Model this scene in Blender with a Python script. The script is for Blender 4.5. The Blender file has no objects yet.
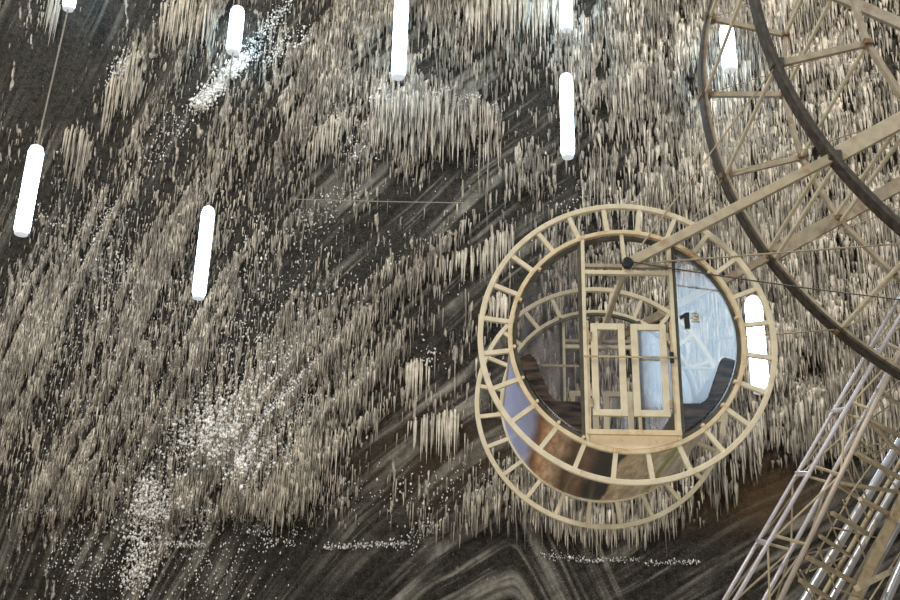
import bpy, math, random
import numpy as np
from mathutils import Vector, Matrix

# ------------------------------------------------------------------ camera, world, lights, exposure
sc = bpy.context.scene
COL = sc.collection
FPX = 1100.53
CAM = Vector((0, 0, 1.6))
PITCH, ROLL, AZ = 0.3846, 0.0225, -0.0162
FW = Vector((math.sin(AZ)*math.cos(PITCH), math.cos(AZ)*math.cos(PITCH), math.sin(PITCH)))
_r0 = Vector((math.cos(AZ), -math.sin(AZ), 0)); _u0 = _r0.cross(FW)
RT = _r0*math.cos(ROLL) + _u0*math.sin(ROLL)
UP = -_r0*math.sin(ROLL) + _u0*math.cos(ROLL)
cd = bpy.data.cameras.new('camera'); cam = bpy.data.objects.new('camera', cd); COL.objects.link(cam)
cd.sensor_width = 36; cd.lens = FPX/900*36; cd.clip_end = 300
m3 = Matrix((RT, UP, -FW)).transposed()
cam.matrix_world = Matrix.Translation(CAM) @ m3.to_4x4()
sc.camera = cam

w = bpy.data.worlds.new('cavern'); sc.world = w; w.use_nodes = True
w.node_tree.nodes['Background'].inputs[0].default_value = (0.80, 0.88, 1.0, 1)
w.node_tree.nodes['Background'].inputs[1].default_value = 0.06

def area(name, loc, target, size, sy, power, col, glossy=True):
    l = bpy.data.lights.new(name, 'AREA'); l.shape = 'RECTANGLE'; l.size = size; l.size_y = sy
    l.energy = power; l.color = col
    o = bpy.data.objects.new(name, l); COL.objects.link(o); o.location = loc
    o.rotation_euler = (Vector(target)-Vector(loc)).to_track_quat('-Z', 'Y').to_euler()
    return o
area('lamps_high_left', (-13, 2, 20), (0, 21, 9), 6, 4, 4700, (1.0, 0.95, 0.86))
area('lamps_high_right', (14, 6, 22), (2, 22, 9), 5, 4, 3900, (1.0, 0.95, 0.86))
area('pane_sheen_light', (7.4, -10, 12.6), (1.5, 10, 5), 4.6, 3.8, 230, (0.55, 0.78, 1.0))  # unseen blue light added to put a sheen on the right pane
area('low_fill', (-4, -4, 1.4), (1, 11, 5), 4, 2.4, 950, (1.0, 0.93, 0.82))  # unseen fill light added to brighten the cabin's underside

sc.view_settings.view_transform = 'Standard'; sc.view_settings.look = 'None'
sc.view_settings.gamma = 1; sc.view_settings.use_curve_mapping = False
sc.view_settings.exposure = 0.0
sc.cycles.max_bounces = 6
sc.cycles.transparent_max_bounces = 16

# ------------------------------------------------------------------ helpers
def ray(px, py):
    return FW + RT*((px-450)/FPX) - UP*((py-300)/FPX)
def at(px, py, Y):
    d = ray(px, py); return CAM + d*((Y-CAM.y)/d.y)

def tag(o, label=None, cat=None, group=None, kind=None):
    if label: o['label'] = label
    if cat: o['category'] = cat
    if group: o['group'] = group
    if kind: o['kind'] = kind
    return o
def empty(name, loc=(0, 0, 0)):
    o = bpy.data.objects.new(name, None); COL.objects.link(o); o.location = loc
    o.empty_display_size = 0.2
    return o

class MB:
    def __init__(s): s.v = []; s.f = []; s.smooth = False
    def add(s, vs, fs):
        n = len(s.v); s.v += [Vector(q) for q in vs]; s.f += [tuple(i+n for i in f) for f in fs]
    def box(s, a, b):
        x0, y0, z0 = a; x1, y1, z1 = b
        s.add([(x0,y0,z0),(x1,y0,z0),(x1,y1,z0),(x0,y1,z0),(x0,y0,z1),(x1,y0,z1),(x1,y1,z1),(x0,y1,z1)],
              [(0,3,2,1),(4,5,6,7),(0,1,5,4),(1,2,6,5),(2,3,7,6),(3,0,4,7)])
    def beam(s, a, b, w, d, ref=(0, 1, 0)):
        a = Vector(a); b = Vector(b); t = (b-a).normalized(); r = Vector(ref)
        if abs(t.dot(r)) > .97: r = Vector((0, 0, 1))
        n = (r - t*r.dot(t)).normalized(); m = t.cross(n)
        vs = []
        for q in (a, b):
            for i, j in ((-1,-1),(1,-1),(1,1),(-1,1)): vs.append(q + m*(w/2*i) + n*(d/2*j))
        s.add(vs, [(0,3,2,1),(4,5,6,7),(0,1,5,4),(1,2,6,5),(2,3,7,6),(3,0,4,7)])
    def tube(s, a, b, r, n=10, r2=None, cap=True):
        a = Vector(a); b = Vector(b); t = (b-a).normalized(); ref = Vector((0, 1, 0))
        if abs(t.dot(ref)) > .9: ref = Vector((0, 0, 1))
        u = (ref - t*ref.dot(t)).normalized(); v = t.cross(u); r2 = r if r2 is None else r2
        vs = []
        for q, rr in ((a, r), (b, r2)):
            for k in range(n):
                an = 2*math.pi*k/n; vs.append(q + u*(rr*math.cos(an)) + v*(rr*math.sin(an)))
        fs = [(k, (k+1) % n, n+(k+1) % n, n+k) for k in range(n)]
        if cap: fs += [tuple(range(n))[::-1], tuple(range(n, 2*n))]
        s.add(vs, fs)
    def lathe(s, base, prof, n=20):       # prof: (r, z) along z
        b = Vector(base); vs = []; fs = []
        for r, z in prof:
            for k in range(n):
                an = 2*math.pi*k/n; vs.append(b + Vector((r*math.cos(an), r*math.sin(an), z)))
        for i in range(len(prof)-1):
            for k in range(n):
                fs.append((i*n+k, i*n+(k+1) % n, (i+1)*n+(k+1) % n, (i+1)*n+k))
        fs += [tuple(range(n))[::-1], tuple(range((len(prof)-1)*n, len(prof)*n))]
        s.add(vs, fs)
    def ring(s, cx, cz, y, R, wr, dy, n=96, a0=0, a1=360, closed=True):   # box-section ring in an x-z plane
        vs = []; fs = []; m = n if closed else n+1
        for k in range(m):
            an = math.radians(a0 + (a1-a0)*k/n)
            for rr, yy in ((R-wr/2, y-dy/2), (R+wr/2, y-dy/2), (R+wr/2, y+dy/2), (R-wr/2, y+dy/2)):
                vs.append((cx+rr*math.cos(an), yy, cz+rr*math.sin(an)))
        for k in range(n):
            p = k*4; q = ((k+1) % m)*4
            for j in range(4): fs.append((p+j, p+(j+1) % 4, q+(j+1) % 4, q+j))
        if not closed: fs += [(0,1,2,3), tuple((m-1)*4+j for j in (3,2,1,0))]
        s.add(vs, fs)
    def prism(s, pts, y0, y1):            # polygon in x-z, extruded in y
        n = len(pts)
        vs = [(x, y0, z) for x, z in pts] + [(x, y1, z) for x, z in pts]
        fs = [tuple(range(n)), tuple(range(n, 2*n))[::-1]] + [(k, n+k, n+(k+1) % n, (k+1) % n) for k in range(n)]
        s.add(vs, fs)
    def build(s, name, mat, parent=None, smooth=False, bevel=0, origin=(0, 0, 0)):
        me = bpy.data.meshes.new(name); o0 = Vector(origin)
        me.from_pydata([v-o0 for v in s.v], [], s.f); me.update()
        import bmesh
        bm = bmesh.new(); bm.from_mesh(me); bmesh.ops.recalc_face_normals(bm, faces=bm.faces); bm.to_mesh(me); bm.free()
        me.materials.append(mat)
        if smooth:
            me.shade_smooth() if hasattr(me, 'shade_smooth') else None
            try: me.set_sharp_from_angle(angle=math.radians(40))
            except Exception: pass
        o = bpy.data.objects.new(name, me); COL.objects.link(o); o.location = o0
        if bevel:
            b = o.modifiers.new('b', 'BEVEL'); b.width = bevel; b.segments = 2; b.limit_method = 'ANGLE'
        if parent:
            o.parent = parent
            o.location = o0 - Vector(parent_loc(parent))
        return o
def parent_loc(p):
    v = Vector(p.location); q = p.parent
    while q: v += Vector(q.location); q = q.parent
    return v

# ---- node materials
def nmat(name):
    m = bpy.data.materials.new(name); m.use_nodes = True; nt = m.node_tree
    return m, nt, nt.nodes['Principled BSDF']
def N(nt, t, **k):
    n = nt.nodes.new(t)
    for a, b in k.items(): setattr(n, a, b)
    return n
def paint(name, c1, c2, rough=.5, metal=0, scale=9, rust=None, rust_amt=.35, bump=.15):
    m, nt, b = nmat(name); tc = N(nt, 'ShaderNodeTexCoord')
    n1 = N(nt, 'ShaderNodeTexNoise'); n1.inputs['Scale'].default_value = scale; n1.inputs['Detail'].default_value = 6
    nt.links.new(tc.outputs['Object'], n1.inputs['Vector'])
    r = N(nt, 'ShaderNodeValToRGB'); r.color_ramp.elements[0].position = .35; r.color_ramp.elements[1].position = .65
    r.color_ramp.elements[0].color = (*c1, 1); r.color_ramp.elements[1].color = (*c2, 1)
    nt.links.new(n1.outputs['Fac'], r.inputs[0]); out = r.outputs[0]
    if rust:
        n2 = N(nt, 'ShaderNodeTexNoise'); n2.inputs['Scale'].default_value = scale*.55; n2.inputs['Detail'].default_value = 8
        n2.inputs['Roughness'].default_value = .7
        nt.links.new(tc.outputs['Object'], n2.inputs['Vector'])
        r2 = N(nt, 'ShaderNodeValToRGB'); r2.color_ramp.elements[0].position = .66-rust_amt*.25; r2.color_ramp.elements[1].position = .8-rust_amt*.2
        nt.links.new(n2.outputs['Fac'], r2.inputs[0])
        mx = N(nt, 'ShaderNodeMix', data_type='RGBA'); nt.links.new(r2.outputs[0], mx.inputs[0])
        nt.links.new(out, mx.inputs[6]); mx.inputs[7].default_value = (*rust, 1); out = mx.outputs[2]
    nt.links.new(out, b.inputs['Base Color'])
    b.inputs['Roughness'].default_value = rough; b.inputs['Metallic'].default_value = metal
    bp = N(nt, 'ShaderNodeBump'); bp.inputs['Strength'].default_value = bump; bp.inputs['Distance'].default_value = .01
    nt.links.new(n1.outputs['Fac'], bp.inputs['Height']); nt.links.new(bp.outputs[0], b.inputs['Normal'])
    return m
CREAM = paint('cream_paint', (.56,.50,.36), (.66,.60,.45), .5, rust=(.36,.2,.08), rust_amt=.1)
CREAM_RUST = paint('cream_paint_rusty', (.56,.46,.29), (.66,.56,.38), .5, rust=(.42,.22,.07), rust_amt=.55)
TAN = paint('tan_paint', (.27,.225,.16), (.37,.32,.23), .55, rust=(.2,.1,.05), rust_amt=.5)
BEAMP = paint('spoke_paint', (.36,.31,.22), (.46,.40,.29), .5, rust=(.3,.17,.08), rust_amt=.4)
STRUT = paint('strut_paint', (.46,.38,.25), (.58,.49,.34), .5, rust=(.3,.2,.1), rust_amt=.3)
PINK = paint('pinkish_tan_paint', (.46,.39,.33), (.56,.49,.42), .4, metal=.1, scale=5)
BROWN = paint('brown_paint', (.36,.29,.18), (.46,.38,.24), .5, rust=(.16,.08,.04), rust_amt=.5)
SEAL = paint('dark_seal', (.05,.045,.03), (.10,.09,.065), .5)
RIM_SHADE = paint('rim_shade_dark', (.022,.018,.013), (.07,.058,.045), .6, scale=14)  # shade put into the colour, for the rims' outer faces and the front rim
SILVER = paint('silver_paint', (.66,.62,.66), (.78,.74,.79), .3, metal=.3, scale=5, rust=(.35,.26,.2), rust_amt=.12, bump=.05)
CHROME = paint('galvanised_tube', (.66,.65,.67), (.74,.73,.75), .3, metal=.75, scale=3, bump=.05)
BLACK = paint('black_rubber', (.008,.008,.008), (.02,.02,.02), .45)
CABLE = paint('steel_cable', (.22,.20,.17), (.32,.29,.25), .5, metal=.3)
DARKCABLE = paint('dark_cable', (.03,.028,.025), (.06,.05,.045), .5)
SILL = paint('cream_sill', (.80,.63,.42), (.86,.72,.52), .45, rust=(.4,.2,.08), rust_amt=.2)
GLYPH = paint('faded_cream_print', (.42,.38,.25), (.5,.45,.3), .6)

def glass(name, tint, coat, rough=.12, dirt=.10, dcol=(.6,.62,.66)):
    m = bpy.data.materials.new(name); m.use_nodes = True; nt = m.node_tree; nt.nodes.clear()
    out = N(nt, 'ShaderNodeOutputMaterial'); tr = N(nt, 'ShaderNodeBsdfTransparent'); gl = N(nt, 'ShaderNodeBsdfGlossy')
    tr.inputs[0].default_value = (*tint, 1); gl.inputs['Roughness'].default_value = rough
    gl.inputs['Color'].default_value = (1,1,1,1)
    df = N(nt, 'ShaderNodeBsdfDiffuse'); df.inputs[0].default_value = (*dcol, 1)
    tc = N(nt, 'ShaderNodeTexCoord'); mp = N(nt, 'ShaderNodeMapping'); mp.inputs['Scale'].default_value = (9, 9, 2.2)
    nz = N(nt, 'ShaderNodeTexNoise'); nz.inputs['Scale'].default_value = 1.6; nz.inputs['Detail'].default_value = 7
    nt.links.new(tc.outputs['Object'], mp.inputs[0]); nt.links.new(mp.outputs[0], nz.inputs['Vector'])
    mr = N(nt, 'ShaderNodeMapRange'); mr.inputs[1].default_value = .4; mr.inputs[2].default_value = .75
    mr.inputs[3].default_value = dirt*.35; mr.inputs[4].default_value = dirt*2.2
    nt.links.new(nz.outputs['Fac'], mr.inputs[0])
    m1 = N(nt, 'ShaderNodeMixShader'); nt.links.new(mr.outputs[0], m1.inputs[0])
    nt.links.new(tr.outputs[0], m1.inputs[1]); nt.links.new(df.outputs[0], m1.inputs[2])
    m2 = N(nt, 'ShaderNodeMixShader'); m2.inputs[0].default_value = coat
    nt.links.new(m1.outputs[0], m2.inputs[1]); nt.links.new(gl.outputs[0], m2.inputs[2])
    nt.links.new(m2.outputs[0], out.inputs[0])
    return m
GLASS = glass('cabin_glass', (.88,.86,.84), .09, .10, .035)
BACKGLASS = glass('dusty_back_glass', (.85,.84,.84), .05, .12, .17, (.50,.47,.48))
DOORGLASS = glass('door_glass', (.85,.83,.83), .09, .07, .06)

# ------------------------------------------------------------------ wall of the salt mine
def wy(z): return 23.5 - 0.22*z
rng = np.random.default_rng(7)
def vn(x, y, seed=0):
    t = np.random.default_rng(seed).random((256, 256))
    xi = np.floor(x).astype(int); yi = np.floor(y).astype(int); fx = x-xi; fy = y-yi
    fx = fx*fx*(3-2*fx); fy = fy*fy*(3-2*fy)
    a = t[yi % 256, xi % 256]; b = t[yi % 256, (xi+1) % 256]; c = t[(yi+1) % 256, xi % 256]; d = t[(yi+1) % 256, (xi+1) % 256]
    return (a*(1-fx)+b*fx)*(1-fy) + (c*(1-fx)+d*fx)*fy
def fbm(x, y, seed=0, o=4, g=.5):
    s = 0; a = 1; tot = 0
    for k in range(o):
        s = s + a*vn(x*2**k+13.7*k, y*2**k+7.1*k, seed+k*17); tot += a; a *= g
    return s/tot
# layout coordinates of the wall (a to the right, b downward, 900 x 600 units over the part that is seen)
FWn = np.array(FW); RTn = np.array(RT); UPn = np.array(UP)
def lay(x, z, y=None):
    if y is None: y = wy(z)
    dx, dy, dz = x, y, z-1.6
    q = dx*FWn[0]+dy*FWn[1]+dz*FWn[2]
    return 450+FPX*(dx*RTn[0]+dy*RTn[1]+dz*RTn[2])/q, 300-FPX*(dx*UPn[0]+dy*UPn[1]+dz*UPn[2])/q
def unlay(a, b):
    u = (a-450)/FPX; v = (b-300)/FPX
    dx = FWn[0]+u*RTn[0]-v*UPn[0]; dy = FWn[1]+u*RTn[1]-v*UPn[1]; dz = FWn[2]+u*RTn[2]-v*UPn[2]
    t = (23.5-.22*1.6)/(dy+.22*dz)
    return dx*t, 1.6+dz*t
# how thickly salt crust covers the wall, 0..9, one digit per 30 units
DENS = [
 "121014675446645558888888888873",
 "010254466564354245578888788874",
 "000373475665554323467788887887",
 "100453544664888742356688888788",
 "433144544444688422356588888878",
 "325355444333253224566778888887",
 "222465543322221334445677888888",
 "223677653322222343345667888788",
 "346778764322324422345667887888",
 "578787775433344421345678888888",
 "787888877555443232345678888788",
 "888778888776542321345677887878",
 "877887888877542211345677878788",
 "778678888887532321345677778788",
 "778577888887444322345767877778",
 "678578898887444333446666421222",
 "688889999998777556788873210111",
 "443458432343435333555211310000",
 "333346321222321221111111111100",
 "233344212211211221111111111100"]
Dg = np.array([[int(c) for c in r] for r in DENS], float)/9
# typical icicle length and width (px) by column of the layout
LEN = [7,7,7,7,7,7,7,7,7,8,8,9,10,11,12,12,12,12,12,12,12,12,12,12,12,12,12,12,12,12]
WID = [1.0,1.0,1.0,1.0,1.0,1.0,1.0,1.1,1.1,1.2,1.2,1.3,1.4,1.4,1.5,1.5,1.6,1.6,1.7,1.9,2.0,2.1,2.2,2.3,2.4,2.5,2.5,2.5,2.5,2.5]
def samp(G, a, b):
    gx = np.clip(a/30-.5, 0, G.shape[1]-1.001); gy = np.clip(b/30-.5, 0, G.shape[0]-1.001)
    xi = gx.astype(int); yi = gy.astype(int); fx = gx-xi; fy = gy-yi
    return (G[yi,xi]*(1-fx)+G[yi,xi+1]*fx)*(1-fy)+(G[yi+1,xi]*(1-fx)+G[yi+1,xi+1]*fx)*fy
_xs = np.linspace(-600, 1500, 2101)
_th = np.interp(_xs, [-200, 0, 250, 330, 500, 700, 900], [70, 64, 58, 46, 36, 30, 26])
_T = np.concatenate([[0], np.cumsum(np.tan(np.radians(_th[:-1])))])*(_xs[1]-_xs[0])
def phi(a, b):        # constant along the salt layers, which sweep up to the right
    wob = 14*(fbm(a/130, b/130, 5, 2)-.5)
    return b + np.interp(a, _xs, _T) + wob*2
def cosb(a): return np.cos(np.radians(np.interp(a, _xs, _th)))
def bands(a, b):
    p_ = phi(a, b)
    s1 = fbm(p_/44, a/210, 11, 3); s2 = fbm(p_/17, a/90, 31, 3)
    return s1, s2
def sstep(x, a, b):
    t = np.clip((x-a)/(b-a), 0, 1); return t*t*(3-2*t)

def strip(s1, s2, a): 
    f = np.interp(a, [150, 380], [.13, 0]); return np.clip(.12+f+4.6*(s1-.40), f*.6, 1.35)*np.clip(.45+f*.5+3.2*(s2-.42), .1, 1.3)
STEP = .027
xs = np.concatenate([np.arange(-21, -11.3, .12), np.arange(-11.3, 10.8, STEP), np.arange(10.8, 27, .12)])
zs = np.concatenate([np.arange(-.1, 3.6, .12), np.arange(3.6, 17.6, STEP), np.arange(17.6, 23, .12)])
GX, GZ = np.meshgrid(xs, zs)
A_, B_ = lay(GX, GZ)
def foot(a): return np.interp(a, [0, 250, 480, 680, 705, 725, 755, 800, 900], [517, 517, 532, 532, 520, 498, 474, 462, 458])
LEDGE = 517 + 16*sstep(A_, 250, 480) - 0*A_
below = sstep(B_ - LEDGE - 18*(fbm(A_/11, A_*0+3, 77, 3)-.5), -3, 8)
s1, s2 = bands(A_, B_)
d = samp(Dg, A_, B_)
patch = fbm(A_/30, B_/45, 41, 4)
hair = fbm(A_/3.0, B_/22, 51, 3)            # vertical streaks
hair2 = fbm(A_/5.5, B_/26, 57, 3)
ch = np.where(A_ < 520, hair, hair2)
stripe = strip(s1, s2, A_)
wleft = 1-sstep(A_, 480, 680)
cov = (d**1.35)*1.16*(.78-wleft*.50 + wleft*.92*stripe) + (patch-.5)*.75*(1-.6*sstep(-A_, -420, -250))
crust = sstep(ch, .74-.62*cov, .86-.50*cov)
crust *= (1-below*(.45+.35*sstep(A_, 100, 260)))*(1-.8*sstep(A_, 660, 700)*sstep(B_-foot(A_), -14, 4))
# layers visible in the bare rock: fine pale veins
fold = sstep(A_, 400, 450)*(1-sstep(A_, 590, 640))*sstep(B_, 505, 530)
ax = A_-512; fph = B_ + 10*(fbm(A_/50, B_/50, 61, 2)-.5) - np.where(ax < 0, (np.sqrt(ax*ax+90)-9.49)*.62, (np.sqrt(ax*ax+90)-9.49)*2.1)
lo = sstep(B_, 505, 530)
def lines(pv, w1, w2): return sstep(fbm(pv/w1, A_/150, 71, 3, .6), .48, .78)*.7 + .6*sstep(fbm(pv/w2, A_/70, 73, 2), .60, .85)
P_ = phi(A_, B_)
vein = lines(P_, 11, 4.2)*(1-fold) + fold*lines(fph, 9, 3.5)*1.1
vein = np.clip(vein*(.15+1.1*sstep(fbm(A_/50, B_/50, 79, 3), .25, .75)), 0, 1)*(.50+.50*lo+.55*sstep(A_, 250, 350)*(1-lo)*(1-sstep(A_, 480, 560)))
vein *= .6+.8*fbm(A_/4, B_/6, 83, 2)
rust = 1.5*np.exp(-((A_-752)/58)**2-((B_-488)/36)**2) + .45*np.exp(-((A_-440)/110)**2-((B_-455)/45)**2) + .5*np.exp(-((A_-655)/40)**2-((B_-515)/22)**2)
# relief
rel = .22*(s1-.5)*(1-below) + .10*(s2-.5) + .16*(fbm(GX*.5, GZ*.5, 91, 3)-.5)*2 + .05*(hair-.5)*d + .10*crust*(.3+.7*d)
rel += .35*np.exp(-((A_-430)/80)**2-((B_-110)/30)**2)*.3
rel -= .10*below
Yw = wy(GZ) - rel
nz_, nx_ = GX.shape
co = np.stack([GX, Yw, GZ], -1).reshape(-1, 3)
idx = np.arange(nz_*nx_).reshape(nz_, nx_)
q = np.stack([idx[:-1,:-1], idx[:-1,1:], idx[1:,1:], idx[1:,:-1]], -1).reshape(-1, 4)
def np_mesh(name, co, faces, attrs, mats, smooth=False):
    me = bpy.data.meshes.new(name); k = faces.shape[1]
    me.vertices.add(len(co)); me.vertices.foreach_set('co', co.astype(np.float32).ravel())
    me.loops.add(faces.size); me.loops.foreach_set('vertex_index', faces.astype(np.int32).ravel())
    me.polygons.add(len(faces)); me.polygons.foreach_set('loop_start', np.arange(0, faces.size, k, dtype=np.int32))
    me.update(calc_edges=True)
    if smooth: me.polygons.foreach_set('use_smooth', np.ones(len(faces), bool))
    for nme, arr in attrs.items():
        at_ = me.attributes.new(nme, 'FLOAT', 'POINT'); at_.data.foreach_set('value', arr.astype(np.float32).ravel())
    for m in mats: me.materials.append(m)
    o = bpy.data.objects.new(name, me); COL.objects.link(o); return o

def wall_material():
    m, nt, b = nmat('layered_salt_rock'); L = nt.links.new
    def att(n): a = N(nt, 'ShaderNodeAttribute'); a.attribute_name = n; return a.outputs['Fac']
    tc = N(nt, 'ShaderNodeTexCoord')
    def noise(scale, sx=1, sz=1, det=6):
        mp = N(nt, 'ShaderNodeMapping'); mp.inputs['Scale'].default_value = (sx, sx, sz); L(tc.outputs['Object'], mp.inputs[0])
        n = N(nt, 'ShaderNodeTexNoise'); n.inputs['Scale'].default_value = scale; n.inputs['Detail'].default_value = det
        n.inputs['Roughness'].default_value = .65; L(mp.outputs[0], n.inputs['Vector']); return n.outputs['Fac']
    def mixc(f, a, c):
        x = N(nt, 'ShaderNodeMix', data_type='RGBA'); 
        (L(f, x.inputs[0]) if not isinstance(f, float) else setattr(x.inputs[0], 'default_value', f))
        for s, v in ((6, a), (7, c)):
            if isinstance(v, tuple): x.inputs[s].default_value = (*v, 1)
            else: L(v, x.inputs[s])
        return x.outputs[2]
    def mth(op, a, c):
        x = N(nt, 'ShaderNodeMath', operation=op)
        for s, v in ((0, a), (1, c)):
            if isinstance(v, (int, float)): x.inputs[s].default_value = v
            else: L(v, x.inputs[s])
        return x.outputs[0]
    fine = noise(9, 1, 1, 8); 
    rr = N(nt, 'ShaderNodeValToRGB'); L(fine, rr.inputs[0])
    e = rr.color_ramp.elements; e[0].position = .36; e[0].color = (.007,.0065,.005,1); e[1].position = .72; e[1].color = (.042,.037,.030,1)
    gr = noise(55, 1, .55, 3); gk = N(nt, 'ShaderNodeMapRange'); L(gr, gk.inputs[0]); gk.inputs[1].default_value = .55; gk.inputs[2].default_value = .74; gk.inputs[3].default_value = 0; gk.inputs[4].default_value = 1
    base = mixc(mth('MULTIPLY', gk.outputs[0], mth('ADD', mth('MULTIPLY', att('vein'), 1.3), .34)), rr.outputs[0], (.34,.32,.275))
    base = mixc(mth('MULTIPLY', att('vein'), .8), base, (.29,.275,.235))
    base = mixc(mth('MULTIPLY', att('rust'), .75), base, (.090,.052,.024))
    hz = noise(30, 1, .15, 5)
    cr = N(nt, 'ShaderNodeValToRGB'); L(hz, cr.inputs[0])
    e = cr.color_ramp.elements; e[0].position = .34; e[0].color = (.14,.123,.096,1); e[1].position = .66; e[1].color = (.62,.56,.47,1)
    msk = mth('MULTIPLY', mth('ADD', mth('MULTIPLY', att('crust'), 1.5), mth('SUBTRACT', mth('MULTIPLY', hz, 2.6), 1.75)), 1.8)
    cl = N(nt, 'ShaderNodeClamp'); L(msk, cl.inputs[0])
    col = mixc(mth('MULTIPLY', cl.outputs[0], mth('GREATER_THAN', att('crust'), .03)), base, cr.outputs[0])
    L(col, b.inputs['Base Color']); b.inputs['Roughness'].default_value = .7; b.inputs['Specular IOR Level'].default_value = .2
    bp = N(nt, 'ShaderNodeBump'); bp.inputs['Strength'].default_value = .8; bp.inputs['Distance'].default_value = .06
    L(mth('ADD', mth('ADD', fine, mth('MULTIPLY', gr, .5)), mth('MULTIPLY', hz, att('crust'))), bp.inputs['Height']); L(bp.outputs[0], b.inputs['Normal'])
    return m
wall = np_mesh('wall_back', co, q, {'crust': crust, 'vein': vein, 'rust': np.clip(rust, 0, 1)}, [wall_material()], True)
tag(wall, 'dark layered salt rock wall of the mine with pale crust', kind='structure')
fl = MB(); fl.box((-21, -14, -.3), (27, 23.45, 0)); f_ = fl.build('floor', paint('salt_floor', (.36,.33,.29), (.50,.46,.41), .7)); f_['kind'] = 'structure'

# sampled wall depth for rooting the icicles
def wall_y(x, z):
    xi = np.clip(np.searchsorted(xs, x)-1, 0, len(xs)-2); zi = np.clip(np.searchsorted(zs, z)-1, 0, len(zs)-2)
    return Yw[zi, xi]

def salt_material(name, lo, hi):
    m, nt, b = nmat(name); L = nt.links.new
    a = N(nt, 'ShaderNodeAttribute'); a.attribute_name = 'tone'
    r = N(nt, 'ShaderNodeValToRGB'); e = r.color_ramp.elements
    e[0].position = 0; e[0].color = (*lo, 1); e[1].position = 1; e[1].color = (*hi, 1)
    L(a.outputs['Fac'], r.inputs[0])
    tc = N(nt, 'ShaderNodeTexCoord'); n = N(nt, 'ShaderNodeTexNoise'); n.inputs['Scale'].default_value = 7; n.inputs['Detail'].default_value = 5
    L(tc.outputs['Object'], n.inputs['Vector'])
    mr = N(nt, 'ShaderNodeMapRange'); mr.inputs[1].default_value = .3; mr.inputs[2].default_value = .7; mr.inputs[3].default_value = .65; mr.inputs[4].default_value = 1.15
    L(n.outputs['Fac'], mr.inputs[0])
    v = N(nt, 'ShaderNodeVectorMath', operation='SCALE'); L(r.outputs[0], v.inputs[0]); L(mr.outputs[0], v.inputs['Scale'])
    L(v.outputs[0], b.inputs['Base Color']); b.inputs['Roughness'].default_value = .55
    return m
SALT = salt_material('salt_crust', (.10,.088,.068), (.62,.55,.45))
WHITE = salt_material('white_salt', (.45,.43,.40), (.92,.90,.86))

def icicles(name, x, z, L, r, tone, mat):
    """tapered hanging stalactites, 5 sided, with a slightly bent middle"""
    n = len(x); y = wall_y(x, z) - r*.6
    K = 5; levels = [(0, .75), (.18, 1.0), (.55, .66), (1, .10)]
    jx = rng.normal(0, .25, n)*r; tw = rng.random(n)*6.28
    vs = []
    for li, (t, rr) in enumerate(levels):
        for k in range(K):
            an = tw + 2*np.pi*k/K; rad = r*rr*(1+.25*rng.normal(0, 1, n)*(li in (1, 2)))
            yy = y + .22*L*t*.55*0 - .02*(li > 0)
            vs.append(np.stack([x+jx*t*1.2+rad*np.cos(an), yy+rad*np.sin(an), z-L*t], -1))
    V = np.stack(vs, 1)                                    # n, 4K, 3
    fs = []
    for li in range(3):
        for k in range(K):
            a = li*K+k; b2 = li*K+(k+1) % K; fs.append((a, b2, b2+K, a+K))
    F = np.array(fs)[None] + (np.arange(n)*4*K)[:, None, None]
    T = np.repeat(tone, 4*K)
    return np_mesh(name, V.reshape(-1, 3), F.reshape(-1, 4), {'tone': T}, [mat])

PXM = 1/47.5     # metres per layout unit on the wall
# general cover
n = 380000
a = rng.uniform(-140, 1040, n); b = rng.uniform(-150, 560, n)
dd = samp(Dg, a, b); S1, S2 = bands(a, b); wl = 1-sstep(a, 480, 680)
pt = fbm(a/30, b/45, 41, 4)
st = np.clip(.35+(S1-.42)*3.6, 0, 1.5)
sl = np.clip(.45+(S2-.42)*3.0, 0, 1.5)
pr = 1.4*dd**1.9*(1-wl*.9+wl*.9*strip(S1, S2, a)) * (.25+1.4*sstep(pt, .32-.2*sstep(-a, -420, -250), .60-.2*sstep(-a, -420, -250)))
wid = np.interp(a, np.arange(30)*30+15, WID); ln = np.interp(a, np.arange(30)*30+15, LEN)
led = foot(a)+rng.normal(0, 5, n)
pr *= np.interp(a, [250, 500, 650], [.64, .48, .40])
pr *= (b+ln*.8 < led+8)
keep = rng.random(n) < pr
a, b, wid, ln, dd = a[keep], b[keep], wid[keep], ln[keep], dd[keep]
n = len(a)
x, z = unlay(a, b)
Lm = ln*PXM*rng.lognormal(0, .42, n); rm = wid*PXM*.5*rng.lognormal(0, .32, n)
tone = np.clip(rng.beta(1.3, 1.6, n)*(.5+.6*dd)*(.55+.9*sstep(fbm(a/16, b/20, 301, 3), .3, .7)), 0, 1)
s_ = icicles('salt_stalactites', x, z, Lm, rm, tone, SALT)
tag(s_, 'countless small pale salt stalactites crusting the dark mine wall', 'salt crust', kind='stuff')

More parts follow.
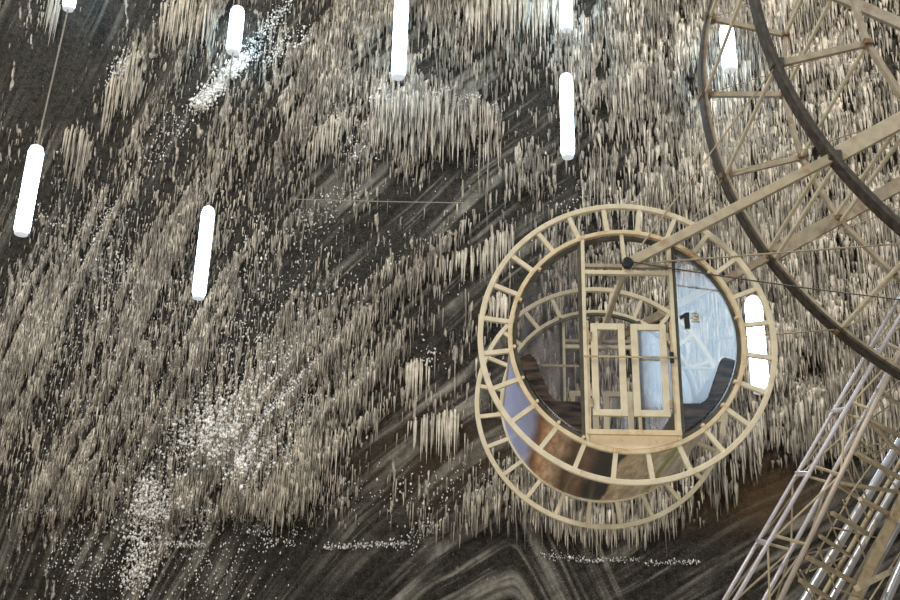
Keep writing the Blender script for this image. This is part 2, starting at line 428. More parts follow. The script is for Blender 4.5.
# single formations that stand out: (name, label, polygon as rows (a0, a1, b), count, length, width, tone)
def curtain(label, segs, count, ln, wd, tone=.75, white=.0, thick=12):
    """segs: polyline of top edge points (a, b); icicles hang from a belt 'thick' below it"""
    segs = np.array(segs, float); t = rng.random(count)*(len(segs)-1); i = t.astype(int); f = t-i
    aa = segs[i,0]*(1-f)+segs[i+1,0]*f + rng.normal(0, 1.5, count)
    bb = segs[i,1]*(1-f)+segs[i+1,1]*f + rng.random(count)**1.3*thick
    x, z = unlay(aa, bb)
    mid = np.abs(t/(len(segs)-1)-.5)*2
    Lm = ln*PXM*rng.lognormal(0, .3, count)*(1.1-.45*mid**2); r = wd*PXM*.5*rng.lognormal(0, .25, count)
    kp = rng.random(count) < .35+1.3*sstep(fbm(aa/9, bb/14, 401, 2), .3, .6); x, z, Lm, r = x[kp], z[kp], Lm[kp], r[kp]; count = len(x)
    tn = np.clip(tone+rng.normal(0, .16, count), 0, 1)
    o = icicles('salt_curtain', x, z, Lm, r, tn, SALT)
    c = o.data.vertices[0].co.copy()
    # origin at the formation
    arr = np.empty(len(o.data.vertices)*3, np.float32); o.data.vertices.foreach_get('co', arr); arr = arr.reshape(-1, 3)
    ctr = arr.mean(0); arr -= ctr; o.data.vertices.foreach_set('co', arr.ravel()); o.location = ctr.tolist()
    tag(o, label, 'stalactites', 'salt curtains hanging on the wall')
    return o
curtain('broad pale stalactite curtain on the wall below the upper middle lamp', [(368,110),(385,88),(420,96),(450,90),(480,96),(502,110)], 400, 24, 2.3, .52, thick=46)
curtain('ragged salt curtain on the dark wall between the two upper left lamps', [(104,95),(118,62),(132,45),(142,50)], 150, 30, 1.7, .62, thick=38)
curtain('salt curtain at the top edge of the wall just left of the small upper lamp', [(160,0),(180,-6),(205,-4),(214,8)], 190, 26, 1.9, .7, thick=26)
curtain('thick drooping stalactite fringe at the top edge right of the upper middle lamp', [(470,-8),(500,-12),(530,-6),(560,-2)], 170, 34, 3.6, .66, thick=16)
curtain('slender stalactite row hanging off a dark diagonal layer left of the round cabin', [(432,258),(455,250),(480,240),(505,225),(520,212)], 90, 26, 2.0, .66, thick=12)
curtain('short bright stalactite bunch on dark rock left of the cabin seats', [(405,362),(414,356),(430,358)], 34, 34, 2.0, .85, thick=8)
curtain('long thin stalactite row on dark rock near the lower left of the round cabin', [(410,420),(430,412),(452,408),(462,414)], 46, 28, 1.9, .8, thick=10)
curtain('small white icicle bunch seen between the left rungs of the cabin rings', [(490,296),(500,291),(508,296)], 22, 22, 2.2, .95, thick=7)
curtain('faint salt curtain to the right of the large left lamp', [(66,126),(78,124),(92,128)], 60, 34, 1.6, .5, thick=22)
curtain('pale bunch of stalactites in the dark upper left corner of the wall', [(50,-6),(56,-8),(62,-4)], 30, 34, 1.6, .6, thick=14)
curtain('salt curtain stepping down the wall left of the broad middle curtain', [(306,150),(318,128),(335,115),(346,108)], 90, 20, 2.0, .62, thick=20)
curtain('dense grey stalactite curtain on the wall under the round cabin', [(520,487),(560,500),(600,505),(640,500),(680,490)], 420, 15, 2.2, .60, thick=26)
curtain('bright stalactite cascade on the wall at the right lower edge of the cabin', [(700,440),(730,425),(760,420),(785,405)], 150, 18, 3.0, .62, thick=22)

# white salt nodules: small faceted lumps
def nodules(spec):
    X = []; Z = []; R = []; T = []
    for (a0, b0, a1, b1, sd, cnt, sz) in spec:
        cnt = int(cnt*1.7); t = rng.random(cnt); aa = a0+(a1-a0)*t+rng.normal(0, sd, cnt); bb = b0+(b1-b0)*t+rng.normal(0, sd, cnt)
        x, z = unlay(aa, bb); X.append(x); Z.append(z); R.append(sz*.62*PXM*.5*rng.lognormal(0, .30, cnt)); T.append(rng.beta(2, 1.3, cnt))
    X = np.concatenate(X); Z = np.concatenate(Z); R = np.concatenate(R); T = np.concatenate(T); n = len(X)
    base = np.array([(1,0,0),(-1,0,0),(0,1,0),(0,-1,0),(0,0,1.5),(0,0,-1.6)], float)
    F = np.array([(0,2,4),(2,1,4),(1,3,4),(3,0,4),(2,0,5),(1,2,5),(3,1,5),(0,3,5)])
    V = base[None]*(1+.3*rng.normal(0, 1, (n, 6, 1)))*R[:, None, None]
    an = rng.random(n)*6.28; c = np.cos(an)[:, None]; s = np.sin(an)[:, None]
    V = np.stack([V[..., 0]*c-V[..., 1]*s, V[..., 0]*s+V[..., 1]*c, V[..., 2]], -1)
    V += np.stack([X, wall_y(X, Z)-R*.5-.05*rng.random(n), Z], -1)[:, None, :]
    F = F[None]+(np.arange(n)*6)[:, None, None]
    return np_mesh('salt_nodules', V.reshape(-1, 3), F.reshape(-1, 3), {'tone': np.repeat(T, 6)}, [WHITE])
nod = nodules([
 (205,425,260,440,19,1500,3.4),(232,450,250,465,9,700,3.6),(262,420,300,370,16,750,2.8),(150,480,150,520,10,500,3.2),(140,525,135,585,10,300,3.0),
 (190,415,160,450,22,260,2.2),(165,505,215,520,9,150,2.8),(165,543,205,545,1.5,60,2.2),(260,541,292,541,3,25,2.0),(325,547,405,543,1.8,110,2.2),
 (400,545,440,520,5,70,2.0),(196,106,246,52,4,800,3.2),(246,50,285,2,4,130,2.6),(340,160,395,100,7,60,2.4),(355,160,372,152,5,50,3.2),(190,110,150,160,9,90,2.2),
 (372,112,392,92,4,120,3.0),(498,112,470,135,4,100,2.8),(495,110,440,95,5,60,2.4),(335,200,300,235,7,50,2.2),(300,150,350,110,8,60,2.4),
 (255,60,300,30,10,160,2.4),(165,20,200,5,8,90,2.8),(110,80,135,55,6,90,2.6),(95,240,115,210,8,80,2.4),(95,255,130,280,10,80,2.4),
 (540,554,585,560,2,50,1.8),(585,560,640,560,1.5,60,1.8),(645,563,700,561,1.5,50,2.0),(180,570,250,575,18,130,2.0),(60,580,120,560,20,150,2.0),(230,520,300,530,10,120,2.0),
 (150,470,300,300,60,1400,2.2),(40,440,160,250,50,500,2.0),(60,200,120,330,30,200,2.2),(330,500,520,480,14,120,2.0),(560,215,590,190,10,30,2.0),(330,310,500,180,40,90,1.6),(20,510,60,512,3,70,2.4),(425,360,440,350,6,20,2.4),
 (60,540,140,500,18,120,1.8),(330,200,360,190,5,20,2.4)])
tag(nod, 'scattered bright white salt nodules speckling the mine wall', 'salt nodules', kind='stuff')

# ------------------------------------------------------------------ hanging lamps
def lamp_mat():
    m, nt, b = nmat('lit_lamp_diffuser')
    b.inputs['Base Color'].default_value = (.9,.93,.96,1); b.inputs['Emission Color'].default_value = (.50,.76,1,1)
    b.inputs['Emission Strength'].default_value = 16
    return m
LAMP = lamp_mat(); CAP = paint('lamp_cap', (.85,.87,.88), (.9,.9,.9), .4)
CAP.node_tree.nodes['Principled BSDF'].inputs['Emission Color'].default_value = (.8,.88,1,1)
CAP.node_tree.nodes['Principled BSDF'].inputs['Emission Strength'].default_value = .45  # faint glow added so the unlit cap ends look pale
def lamp(label, top, bot, Y, cable_to, wpx, hwpx=None):
    P = at(*top, Y); Q = at(*bot, Y)
    x = (P.x+Q.x)/2; H = P.z-Q.z; dist = (P-CAM).dot(FW); r = wpx/2*dist/FPX
    root = empty('hanging_lamp', (x, Y, Q.z)); tag(root, label, 'lamp', 'tube lamps hanging in front of the wall')
    t = MB(); t.lathe((x, Y, Q.z), [(r*.86, .03), (r, .10), (r, H-.10), (r*.86, H-.03)], 24); t.build('diffuser', LAMP, root, True, origin=(x, Y, Q.z))
    c = MB(); c.lathe((x, Y, Q.z), [(r*.5, -.02), (r*.84, -.01), (r*.9, .04)], 24); c.build('end_cap', CAP, root, True, origin=(x, Y, Q.z))
    c = MB(); c.lathe((x, Y, P.z), [(r*.9, -.04), (r*.84, .01), (r*.4, .05)], 24); c.build('end_cap', CAP, root, True, origin=(x, Y, P.z))
    c = MB(); c.tube((x, Y, P.z+.04), cable_to if cable_to else (x, Y, P.z+6), .016, 6); c.build('cable', CABLE, root)
    return root, Vector((x, Y, Q.z))
r1, p1 = lamp('tube lamp at the top left edge, only its lower tip visible', (77,-60), (72,9), 19.0, None, 12)
lamp('large tube lamp at the far left hanging in front of dark rock', (36,148), (22,234), 17.6, p1, 15)
r2, p2 = lamp('short tube lamp in the upper left beside a white salt streak', (238,9), (233,52), 19.4, None, 14)
lamp('tube lamp in the left half hanging alone from a long thin cable', (209,209), (198,298), 17.6, p2, 13)
lamp('tube lamp at the top above the broad pale stalactite curtain', (402,-2), (398,77), 18.5, None, 14)
r3, p3 = lamp('tube lamp at the top middle, cut off by the upper edge of the photo', (565,-60), (566,30), 18.8, None, 12)
lamp('tube lamp above the round cabin, directly beneath the cut off one', (566,76), (568,157), 17.8, p3, 13)
r4, p4 = lamp('tube lamp behind the wheel rim at the upper right', (727,27), (729,70), 19.2, None, 14)
lamp('tube lamp seen behind the right rungs of the round cabin', (752,299), (762,392), 16.2, p4, 17)

# ------------------------------------------------------------------ the big wheel
YF, YB = 9.70, 12.10
WX, WZ, RO, RI = 7.54, 9.4576, 4.528, 3.527
def wp(deg, r, y):
    t = math.radians(deg); return Vector((WX+r*math.cos(t), y, WZ+r*math.sin(t)))
whl = empty('observation_wheel', (WX, (YF+YB)/2, WZ))
tag(whl, 'huge cream and dark steel observation wheel of two linked rims at the right', 'wheel')
off = .2
for y in (YF, YB):
    b_ = MB(); b_.ring(WX, WZ, y, RO+.01, .050, .15, 192); b_.build('outer_rim', RIM_SHADE if y == YF else TAN, whl)
    b_ = MB(); b_.ring(WX, WZ, y+(-.02 if y == YF else 0), RO+.045, .03, .16 if y == YF else .19, 192); b_.build('rim_shade_band', RIM_SHADE, whl)  # dark band painted as the shade on the rim's outward face
    b_ = MB(); b_.ring(WX, WZ, y, RI, .05, .07, 24, 15.6+off, 375.6+off); b_.build('inner_rim', TAN, whl)
NODE = paint('rusty_node_plate', (.09,.055,.03), (.22,.12,.05), .6, scale=20)
def part(fn, name, mat, smooth=False, bevel=0):
    q_ = MB(); fn(q_); return q_.build(name, mat, whl, smooth, bevel)
for k in range(24):
    deg = 15.6+off+15*k
    spoke = (k % 4 == 1)      # 30.6, 90.6, 150.6, 210.6 ...
    for y in (YF, YB):
        if not spoke: part(lambda q: q.beam(wp(deg, RI, y), wp(deg, RO, y), .07, .05), 'radial_strut', TAN)
        for rr in (RI, RO):
            c = wp(deg, rr, y); h = .07 if rr == RO else .045
            part(lambda q: q.box((c.x-h, c.y-.06, c.z-h*.8), (c.x+h, c.y+.06, c.z+h*.8)), 'node_plate', RIM_SHADE if (y == YF and rr == RO) else NODE, bevel=.012)
    es = (-.8, .8) if spoke else (0,)
    for e in es:
        part(lambda q: q.tube(wp(deg+e, RO, YF), wp(deg+e, RO, YB), .024, 8), 'cross_tube', CREAM, True)
        part(lambda q: q.tube(wp(deg+e, RI, YF), wp(deg+e, RI, YB), .024, 8), 'cross_tube', CREAM, True)
    part(lambda q: q.tube(wp(deg, RO, YB), wp(deg+15, RI, YF), .006, 6), 'tension_rod', TAN, True)
PR = math.hypot(5.955-WZ, 1.537-WX)
for k in range(6):
    deg = 30.6+off+60*k
    for y in (YF, YB):
        o1 = wp(deg, .5, y); o2 = wp(deg, PR, y)
        if abs(deg-210.8) < 1: o2 = Vector((1.537, y, 5.925))
        s = MB(); s.beam(o1, wp(deg, RO, y), .17, .06); s.beam(wp(deg, RO, y), o2, .095, .07); s.build('spoke', BEAMP if y == YF else TAN, whl, bevel=.006)
        if abs(deg-210.8) < 1:
            for e in (-15, 15):
                s = MB(); s.tube(o2, wp(deg+e, RO, y), .009, 6); s.build('tie_rod', TAN, whl, True)
hb = MB(); hb.tube((WX, YF-.35, WZ), (WX, YB+1.5, WZ), .22, 24); hb.tube((WX, YF-.1, WZ), (WX, YF+.1, WZ), .75, 32); hb.tube((WX, YB-.1, WZ), (WX, YB+.1, WZ), .75, 32)
hb.build('hub', TAN, whl, True)

# ------------------------------------------------------------------ round cabin
GX0, GZ0, GY0, GD = 1.5241, 5.213, 9.8164, 2.144
GY1 = GY0+GD; RRO, RRI = 1.40, 1.1059
cab = empty('wheel_cabin', (1.537, GY0, GZ0-RRO))
tag(cab, 'round cream framed wheel cabin with glass front and printed belly', 'cabin')
def gp(deg, r, y):
    t = math.radians(deg); return Vector((GX0+r*math.cos(t), y, GZ0+r*math.sin(t)))
for y in (GY0, GY1):
    front = y == GY0
    b_ = MB(); b_.ring(GX0, GZ0, y, RRO-.012, .052, .05, 120); b_.build('outer_ring', CREAM, cab, bevel=.006)
    b_ = MB(); b_.ring(GX0, GZ0, y, RRI, .042, .055, 120); b_.build('inner_ring', CREAM_RUST if front else CREAM, cab, bevel=.006)
    for k in range(24):
        b_ = MB(); dg_ = 7.6+15*k
        b_.beam(gp(dg_, RRI+.02, y), gp(dg_, RRO-.03, y), .042, .04); b_.build('rung', CREAM, cab)
b_ = MB(); b_.ring(GX0, GZ0, GY0+.04, RRI-.045, .035, .05, 120); b_.build('glass_seal', SEAL, cab)
b_ = MB(); b_.ring(GX0, GZ0, GY1-.04, RRI-.045, .03, .04, 120); b_.build('glass_seal', SEAL, cab)

# printed shell (belly), angles 176..364
def shell_mat():
    m, nt, b = nmat('printed_belly_film'); L = nt.links.new
    tc = N(nt, 'ShaderNodeTexCoord'); sp = N(nt, 'ShaderNodeSeparateXYZ'); L(tc.outputs['Object'], sp.inputs[0])
    def mth(op, a, c=0.0):
        x = N(nt, 'ShaderNodeMath', operation=op)
        for s, v in ((0, a), (1, c)):
            if isinstance(v, (int, float)): x.inputs[s].default_value = v
            else: L(v, x.inputs[s])
        return x.outputs[0]
    # t = angle from straight left, over the bottom, 0..1 ; d = depth 0..1 (object origin at ring centre, front)
    ang = mth('ARCTAN2', mth('MULTIPLY', sp.outputs[2], -1), mth('MULTIPLY', sp.outputs[0], -1))
    t = mth('DIVIDE', ang, math.pi); d = mth('DIVIDE', sp.outputs[1], GD)
    nz = N(nt, 'ShaderNodeTexNoise'); nz.inputs['Scale'].default_value = 2.2; nz.inputs['Detail'].default_value = 7; L(tc.outputs['Object'], nz.inputs['Vector'])
    j = mth('MULTIPLY', mth('SUBTRACT', nz.outputs['Fac'], .5), .035)
    cmb = N(nt, 'ShaderNodeCombineXYZ'); L(mth('MULTIPLY', t, 26), cmb.inputs[0]); L(mth('MULTIPLY', mth('ADD', d, mth('MULTIPLY', t, 1.5)), 3.5), cmb.inputs[1])
    n2 = N(nt, 'ShaderNodeTexNoise'); n2.inputs['Scale'].default_value = 1.7; n2.inputs['Detail'].default_value = 9; n2.inputs['Roughness'].default_value = .65; L(cmb.outputs[0], n2.inputs['Vector'])
    # rocks: angle ramp
    tt = mth('ADD', t, j)
    r = N(nt, 'ShaderNodeValToRGB'); L(tt, r.inputs[0]); e = r.color_ramp.elements
    e[0].position = 0; e[0].color = (.36,.42,.74,1); e[1].position = 1; e[1].color = (.3,.27,.2,1)
    for p_, c_ in ((.17,(.42,.48,.82)),(.215,(.50,.55,.86)),(.245,(.30,.13,.07)),(.275,(.80,.48,.27)),(.32,(.62,.42,.28)),(.355,(.09,.055,.03)),(.40,(.22,.12,.07)),(.43,(.015,.012,.01)),(.475,(.02,.02,.015))):
        x = r.color_ramp.elements.new(p_); x.color = (*c_, 1)
    r.color_ramp.elements.new(.486).color = (.02,.022,.016,1)
    r.color_ramp.elements.new(.492).color = (.60,.47,.31,1)
    r.color_ramp.elements.new(.58).color = (.64,.54,.38,1)
    r.color_ramp.elements.new(.615).color = (.72,.68,.50,1)
    r.color_ramp.elements.new(.635).color = (.36,.36,.09,1)
    r.color_ramp.elements.new(.655).color = (.70,.64,.44,1)
    r.color_ramp.elements.new(.69).color = (.74,.70,.6,1)
    r2 = N(nt, 'ShaderNodeMapRange'); L(n2.outputs['Fac'], r2.inputs[0]); r2.inputs[1].default_value = .35; r2.inputs[2].default_value = .7; r2.inputs[3].default_value = .5; r2.inputs[4].default_value = 1.5
    # softer variation on the blue sky part
    msk = N(nt, 'ShaderNodeMapRange'); L(tt, msk.inputs[0]); msk.inputs[1].default_value = .21; msk.inputs[2].default_value = .25
    mm = N(nt, 'ShaderNodeMix'); L(msk.outputs[0], mm.inputs[0]); mm.inputs[2].default_value = 1.0; L(r2.outputs[0], mm.inputs[3])
    v = N(nt, 'ShaderNodeVectorMath', operation='SCALE'); L(r.outputs[0], v.inputs[0]); L(mm.outputs[0], v.inputs['Scale'])
    L(v.outputs[0], b.inputs['Base Color']); b.inputs['Roughness'].default_value = .38
    return m
vs = []; fs = []; nA = 72
for k in range(nA+1):
    dg_ = 187 + (353-187)*k/nA
    for y in (GY0+.03, GY1-.03):
        for rr in (RRI+.002, RRI-.016):
            p_ = gp(dg_, rr, y); vs.append(p_)
for k in range(nA):
    o_ = 4*k; n_ = o_+4
    fs += [(o_, o_+2, n_+2, n_), (o_+1, n_+1, n_+3, o_+3), (o_, n_, n_+1, o_+1), (o_+2, o_+3, n_+3, n_+2)]
fs += [(0,1,3,2), (4*nA, 4*nA+2, 4*nA+3, 4*nA+1)]
b_ = MB(); b_.add(vs, fs); b_.build('belly_shell', shell_mat(), cab, True, origin=(GX0, GY0, GZ0))
for dg_ in (187, 353):
    b_ = MB(); b_.beam(gp(dg_, RRI, GY0), gp(dg_, RRI, GY1), .03, .03); b_.build('side_rail', CREAM, cab)

# posts and rails of both faces
XL, XR = 1.112, 1.985
def ztop(x): return GZ0+math.sqrt(RRI**2-(x-GX0)**2)
def zbot(x): return GZ0-math.sqrt(RRI**2-(x-GX0)**2)
for y, s in ((GY0, 1), (GY1, -1)):
    for x, dx in ((XL, 1), (XR, -1)):
        p_ = MB(); p_.beam((x+dx*.015, y, zbot(x)), (x+dx*.015, y, ztop(x)), .035, .05); p_.build('door_post', CREAM, cab, bevel=.004)
        p_ = MB(); p_.beam((x-dx*.02, y+.01*s, zbot(x)), (x-dx*.02, y+.01*s, ztop(x-dx*.02)), .03, .04); p_.build('post_seal', SEAL, cab)
    for zz, hh in ((5.955, .035), (5.885, .04)):
        p_ = MB(); p_.beam((XL, y, zz), (XR, y, zz), hh, .045); p_.build('top_rail', TAN if zz > 5.9 else CREAM, cab)
    p_ = MB(); p_.beam((1.537, y, 5.96), (1.51, y, ztop(1.51)), .035, .03); p_.build('hanger', CREAM, cab)
    p_ = MB(); p_.beam((XL, y-.02*s, 4.285), (XR, y-.02*s, 4.285), .045, .06); p_.build('bottom_rail', CREAM_RUST, cab)
# inner door jambs, front
for x in (1.150, 1.945):
    p_ = MB(); p_.beam((x, GY0, 4.27), (x, GY0, 5.38), .025, .035); p_.build('door_jamb', CREAM_RUST, cab)
# cream sill plate: chord segment under the doors
pts = []
for k in range(13):
    x = XL+.03+(XR-XL-.06)*k/12; pts.append((x, zbot(x)+.03))
pts = [(XL+.03, 4.262)] + pts + [(XR-.03, 4.262)]
for y in (GY0+.0, GY1-.02):
    p_ = MB(); p_.prism(pts, y, y+.02); p_.build('sill_plate', SILL, cab)
fl_ = MB(); fl_.box((XL-.05, GY0+.03, 4.235), (XR+.05, GY1-.03, 4.262)); fl_.build('cabin_floor', BROWN, cab)

# side panes (segments of the disc)
def pane(side, y, mat):
    pts = []; xe = XL-.01 if side < 0 else XR+.01
    th = math.acos((xe-GX0)/(RRI-.02)) if side > 0 else math.acos((GX0-xe)/(RRI-.02))
    for k in range(41):
        t = -th+2*th*k/40
        pts.append((GX0+side*(RRI-.02)*math.cos(t), GZ0+(RRI-.02)*math.sin(t)))
    p_ = MB(); p_.prism(pts, y, y+.008); return p_.build('side_pane', mat, cab)
for s in (-1, 1):
    pane(s, GY0+.02, GLASS); pane(s, GY1-.03, BACKGLASS)
# door leaves
def leaf(x0, x1, y, s=1):
    z0, z1, fw = 4.442, 5.352, .062
    m_ = MB()
    m_.box((x0, y-.02, z0), (x0+fw, y+.02, z1)); m_.box((x1-fw, y-.02, z0), (x1, y+.02, z1))
    m_.box((x0+fw, y-.019, z0), (x1-fw, y+.019, z0+fw)); m_.box((x0+fw, y-.019, z1-fw), (x1-fw, y+.019, z1))
    lf = m_.build('door_leaf', CREAM, cab, bevel=.004)
    g = MB(); g.box((x0+fw-.01, y-.004, z0+fw-.01), (x1-fw+.01, y+.004, z1-fw+.01)); g.build('door_pane', DOORGLASS, lf)
    xh = x0-.008 if x0 < 1.4 else x1+.008
    for zz in (4.56, 5.22):
        h = MB(); h.tube((xh, y-.02, zz-.04), (xh, y-.02, zz+.04), .017, 10); h.build('hinge', TAN, lf, True)
    return lf
leaf(1.183, 1.503, GY0-.005); l2 = leaf(1.562, 1.895, GY0-.005)
leaf(1.183, 1.503, GY1); leaf(1.562, 1.895, GY1)
p_ = MB(); p_.box((1.915, GY0-.05, 4.96), (1.95, GY0-.02, 5.07)); p_.build('latch', BLACK, cab, bevel=.006)
p_ = MB(); p_.beam((XL, GY0-.045, 5.010), (XR, GY0-.045, 5.010), .016, .016); p_.build('door_bar', BROWN, cab)
for a0, a1 in ((GX0-1.06, XL-.02), (XR+.02, GX0+1.06)):
    p_ = MB(); p_.beam((a0, GY0+.25, 5.010), (a1, GY0+.25, 5.010), .022, .02); p_.build('grab_rail', CREAM, cab)
# glass clamps round the front ring
for dg_ in (186, 203, 217, 232, 246, 294, 308, 323, 337, 12, 40, 140, 160):
    c = gp(dg_, RRI-.035, GY0-.02); p_ = MB(); p_.tube((c.x, c.y-.02, c.z), (c.x, c.y+.03, c.z), .016, 10); p_.build('glass_clamp', CREAM_RUST, cab, True)
# benches: profile hugging the shell, running front to back
def wood():
    m, nt, b = nmat('dark_glossy_bench'); L = nt.links.new
    tc = N(nt, 'ShaderNodeTexCoord'); mp = N(nt, 'ShaderNodeMapping'); mp.inputs['Rotation'].default_value = (0, .6, 0); mp.inputs['Scale'].default_value = (3, 3, 16)
    L(tc.outputs['Object'], mp.inputs[0]); n = N(nt, 'ShaderNodeTexNoise'); n.inputs['Scale'].default_value = 1.3; n.inputs['Detail'].default_value = 6; L(mp.outputs[0], n.inputs['Vector'])
    r = N(nt, 'ShaderNodeValToRGB'); L(n.outputs['Fac'], r.inputs[0]); e = r.color_ramp.elements
    e[0].position = .38; e[0].color = (.012,.009,.007,1); e[1].position = .74; e[1].color = (.11,.075,.055,1)
    L(r.outputs[0], b.inputs['Base Color']); b.inputs['Roughness'].default_value = .25
    return m
WOOD = wood()
def bench(s):
    rr = RRI-.075; pts = []
    th0, th1 = math.radians(191), math.radians(246)
    for k in range(15):
        t = th0+(th1-th0)*k/14; pts.append((rr*math.cos(t), rr*math.sin(t)))
    pts += [(-.455, -.63), (-.66, -.625), (-.70, -.60), (-.735, -.56), (-.865, -.22), (-.885, -.185), (-.92, -.17)]
    pts = [(GX0-s*x if s > 0 else GX0+x, GZ0+z) for x, z in pts]
    m_ = MB(); m_.prism(pts, GY0+.004, GY1-.10); return m_.build('bench', WOOD, cab, bevel=.01)
bench(-1); bench(1)
# axle through the cabin, with its black front cap
p_ = MB(); p_.tube((1.537, YF-.02, 5.925), (1.537, YB+.02, 5.955), .032, 16); p_.build('axle', CREAM, cab, True)
p_ = MB(); p_.tube((1.537, YF-.08, 5.92), (1.537, YF-.01, 5.92), .055, 18); p_.build('axle_cap', BLACK, cab, True, bevel=.01)
# the painted number on the right pane
def glyph(name, polys, mat, ox, oz, sc_, y=GY0+.010):
    m_ = MB()
    for pl in polys: m_.prism([(ox+u*sc_, oz+v*sc_) for u, v in pl], y, y+.006)
    return m_.build(name, mat, cab)
glyph('number', [[(.26,0),(.56,0),(.56,1),(.38,1),(.0,.76),(.04,.56),(.26,.68)]], BLACK, 2.040, 5.325, .165)
def ringpoly(cx, cy, ra, rb, wd, n=14):
    out = []
    for k in range(n):
        a0 = 2*math.pi*k/n; a1 = 2*math.pi*(k+1)/n
        out.append([(cx+ra*math.cos(a0), cy+rb*math.sin(a0)), (cx+ra*math.cos(a1), cy+rb*math.sin(a1)), (cx+(ra-wd)*math.cos(a1), cy+(rb-wd)*math.sin(a1)), (cx+(ra-wd)*math.cos(a0), cy+(rb-wd)*math.sin(a0))])
    return out
glyph('letter', ringpoly(.42, .47, .34, .24, .12) + [[(.66,.23),(.80,.23),(.80,.88),(.66,.88)], [(.18,.84),(.70,.88),(.70,1.0),(.18,.96)], [(.1,0),(.9,0),(.9,.10),(.1,.10)]], GLYPH, 2.146, 5.40, .095)

# safety cables from the axle to the right
def cable(name, label, pts, r, mat, cat='cable'):
    m_ = MB()
    for p0, p1_ in zip(pts[:-1], pts[1:]): m_.tube(p0, p1_, r, 6)
    o = m_.build(name, mat, None, True, origin=pts[0]); tag(o, label, cat); return o
def sag(p0, p1_, s, n=10):
    return [Vector(p0).lerp(Vector(p1_), k/n) + Vector((0, 0, -4*s*(k/n)*(1-k/n))) for k in range(n+1)]
cable('power_cable', 'dark thin cable running right from the black cap of the round cabin', sag((1.56, YF-.06, 5.93), tuple(at(905, 300, YF)), .02), .007, DARKCABLE)
cable('wall_cable', 'faint thin cable strung across the dark wall above the cabin', sag(tuple(at(290, 199, 20.6)), tuple(at(470, 203, 20.6)), .01), .010, CABLE)

# ------------------------------------------------------------------ support tower behind the wheel
tw = empty('wheel_support_tower', tuple(at(780, 640, 13.2)))
tag(tw, 'leaning silver lattice tower carrying the wheel at the lower right', 'tower')
def line(p0, p1, Y):      # straight member through two sighted points, extended down to the floor
    P = at(*p0, Y); Q = at(*p1, Y); return P, (Q-P)
def pt_at_z(L_, z): P, D = L_; return P + D*((z-P.z)/D.z)
cB = line((735,600), (900,317), 13.0); cD = line((780,600), (890,373), 13.0)
cA = line((724,600), (900,296), 13.4); cC = line((764,600), (900,349), 13.4)
ZT = 9.3
for L_, r_, mt in ((cA,.024,SILVER),(cB,.027,SILVER),(cC,.027,SILVER),(cD,.033,PINK)):
    m_ = MB(); m_.tube(pt_at_z(L_, 0), pt_at_z(L_, ZT), r_, 16); m_.build('mast_tube', mt, tw, True)
k = 0; zz = 1.2
while zz < 8.6:
    st_ = .95-.05*zz*.6; z2 = zz+st_
    for L1, L2, r_, mt in ((cA,cB,.034,SILVER),(cC,cD,.020,STRUT),(cB,cD,.020,STRUT),(cA,cC,.018,STRUT)):
        m_ = MB(); m_.tube(pt_at_z(L1, zz+.10), pt_at_z(L2, zz), r_, 8); m_.build('brace', mt, tw, True)
    for L1, L2, r_, mt in ((cB,cD,.013,STRUT),(cC,cA,.012,STRUT),(cD,cC,.011,STRUT)):
        m_ = MB()
        if k % 2: m_.tube(pt_at_z(L1, zz), pt_at_z(L2, z2), r_, 8)
        else: m_.tube(pt_at_z(L2, zz), pt_at_z(L1, z2), r_, 8)
        m_.build('brace', mt, tw, True)
    m_ = MB(); m_.tube(pt_at_z(cA, zz), pt_at_z(cB, z2), .010, 6); m_.tube(pt_at_z(cD, zz), pt_at_z(cC, z2), .010, 6); m_.build('thin_rod', TAN, tw, True)
    zz = z2; k += 1
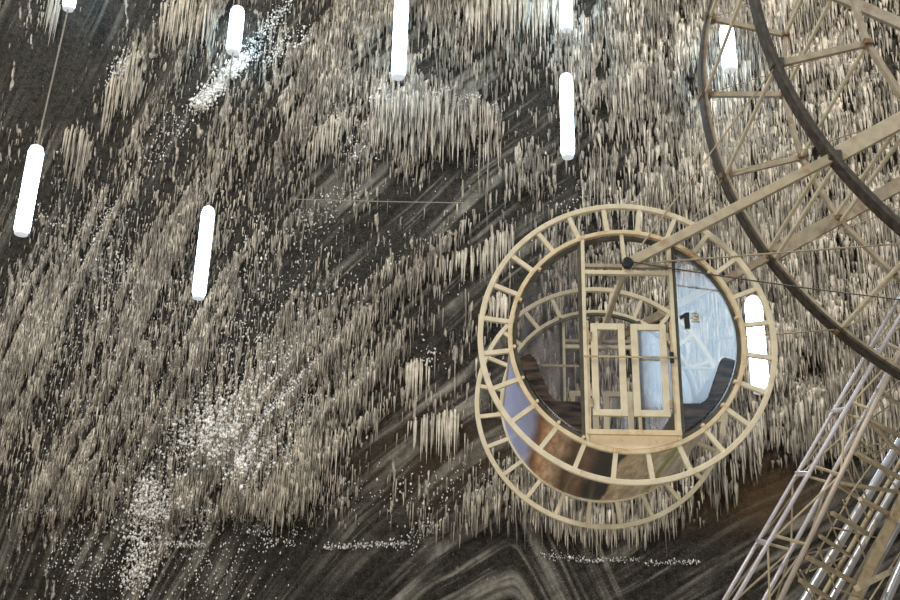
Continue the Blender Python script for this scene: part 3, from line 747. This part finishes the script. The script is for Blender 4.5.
# second lattice leg behind, thicker galvanised tubes
c1 = line((805,600), (900,442), 14.6); c2 = line((831,600), (900,478), 14.6)
c3 = line((820,600), (912,442), 15.1); c4 = line((871,575), (900,522), 14.4); c5 = line((886,600), (903,562), 13.6)
for L_, r_, mt in ((c1,.062,CHROME),(c2,.050,CHROME),(c3,.032,BROWN),(c4,.050,CHROME),(c5,.062,CHROME)):
    m_ = MB(); m_.tube(pt_at_z(L_, 0), pt_at_z(L_, 7.6), r_, 18); m_.build('leg_tube', mt, tw, True)
hvy = line((860,588), (903,498), 14.2)
m_ = MB(); m_.beam(pt_at_z(hvy, 0), pt_at_z(hvy, 7.2), .12, .12); m_.build('leg_beam', BROWN, tw, bevel=.01)
for q in (line((843,600), (900,500), 14.9), line((850,600), (905,505), 15.0)):
    m_ = MB(); m_.tube(pt_at_z(q, 0), pt_at_z(q, 7.2), .024, 8); m_.build('leg_tube', TAN, tw, True)
def strut(p0, y0, p1, y1, w_, mt=BROWN, box=True):
    m_ = MB(); P = at(*p0, y0); Q = at(*p1, y1)
    if box: m_.beam(P, Q, w_*.8, w_*.8)
    else: m_.tube(P, Q, w_/2, 8)
    m_.build('cross_beam', mt, tw, not box)
for p0, p1_, w_, mt in (((868,420),(910,441),.055,STRUT), ((868,421),(905,458),.05,STRUT), ((856,453),(905,481),.06,STRUT), ((838,483),(899,492),.05,STRUT),
                     ((838,485),(862,500),.05,STRUT), ((807,557),(857,584),.06,STRUT), ((832,513),(868,534),.055,STRUT), ((860,499),(889,514),.06,STRUT),
                     ((800,580),(836,603),.055,STRUT), ((857,588),(910,562),.085,STRUT), ((877,390),(905,408),.05,STRUT), ((820,536),(850,556),.045,STRUT)):
    strut(p0, 13.05, p1_, 14.4, w_, mt)
for p0, p1_ in (((806,573),(850,497)), ((843,500),(866,560)), ((826,510),(840,545)), ((800,555),(846,546)), ((810,571),(842,558)), ((835,528),(878,538)), ((868,421),(890,405)),
                ((852,450),(895,440)), ((858,455),(893,448)), ((848,470),(868,520)), ((852,460),(872,512)), ((818,548),(836,590)), ((795,570),(813,600)), ((800,570),(818,602)), ((866,543),(877,520)),
                ((870,600),(905,545)), ((846,500),(905,418)), ((880,400),(905,375)), ((862,440),(905,500)), ((840,590),(866,600)), ((829,556),(846,580))):
    strut(p0, 13.1, p1_, 14.5, .022, STRUT, False)
# bearing block on top joins the masts and the hub shaft
m_ = MB(); m_.box((WX-.45, 12.7, 9.0), (WX+.25, 13.7, 9.75)); m_.build('bearing_block', TAN, tw, bevel=.03)
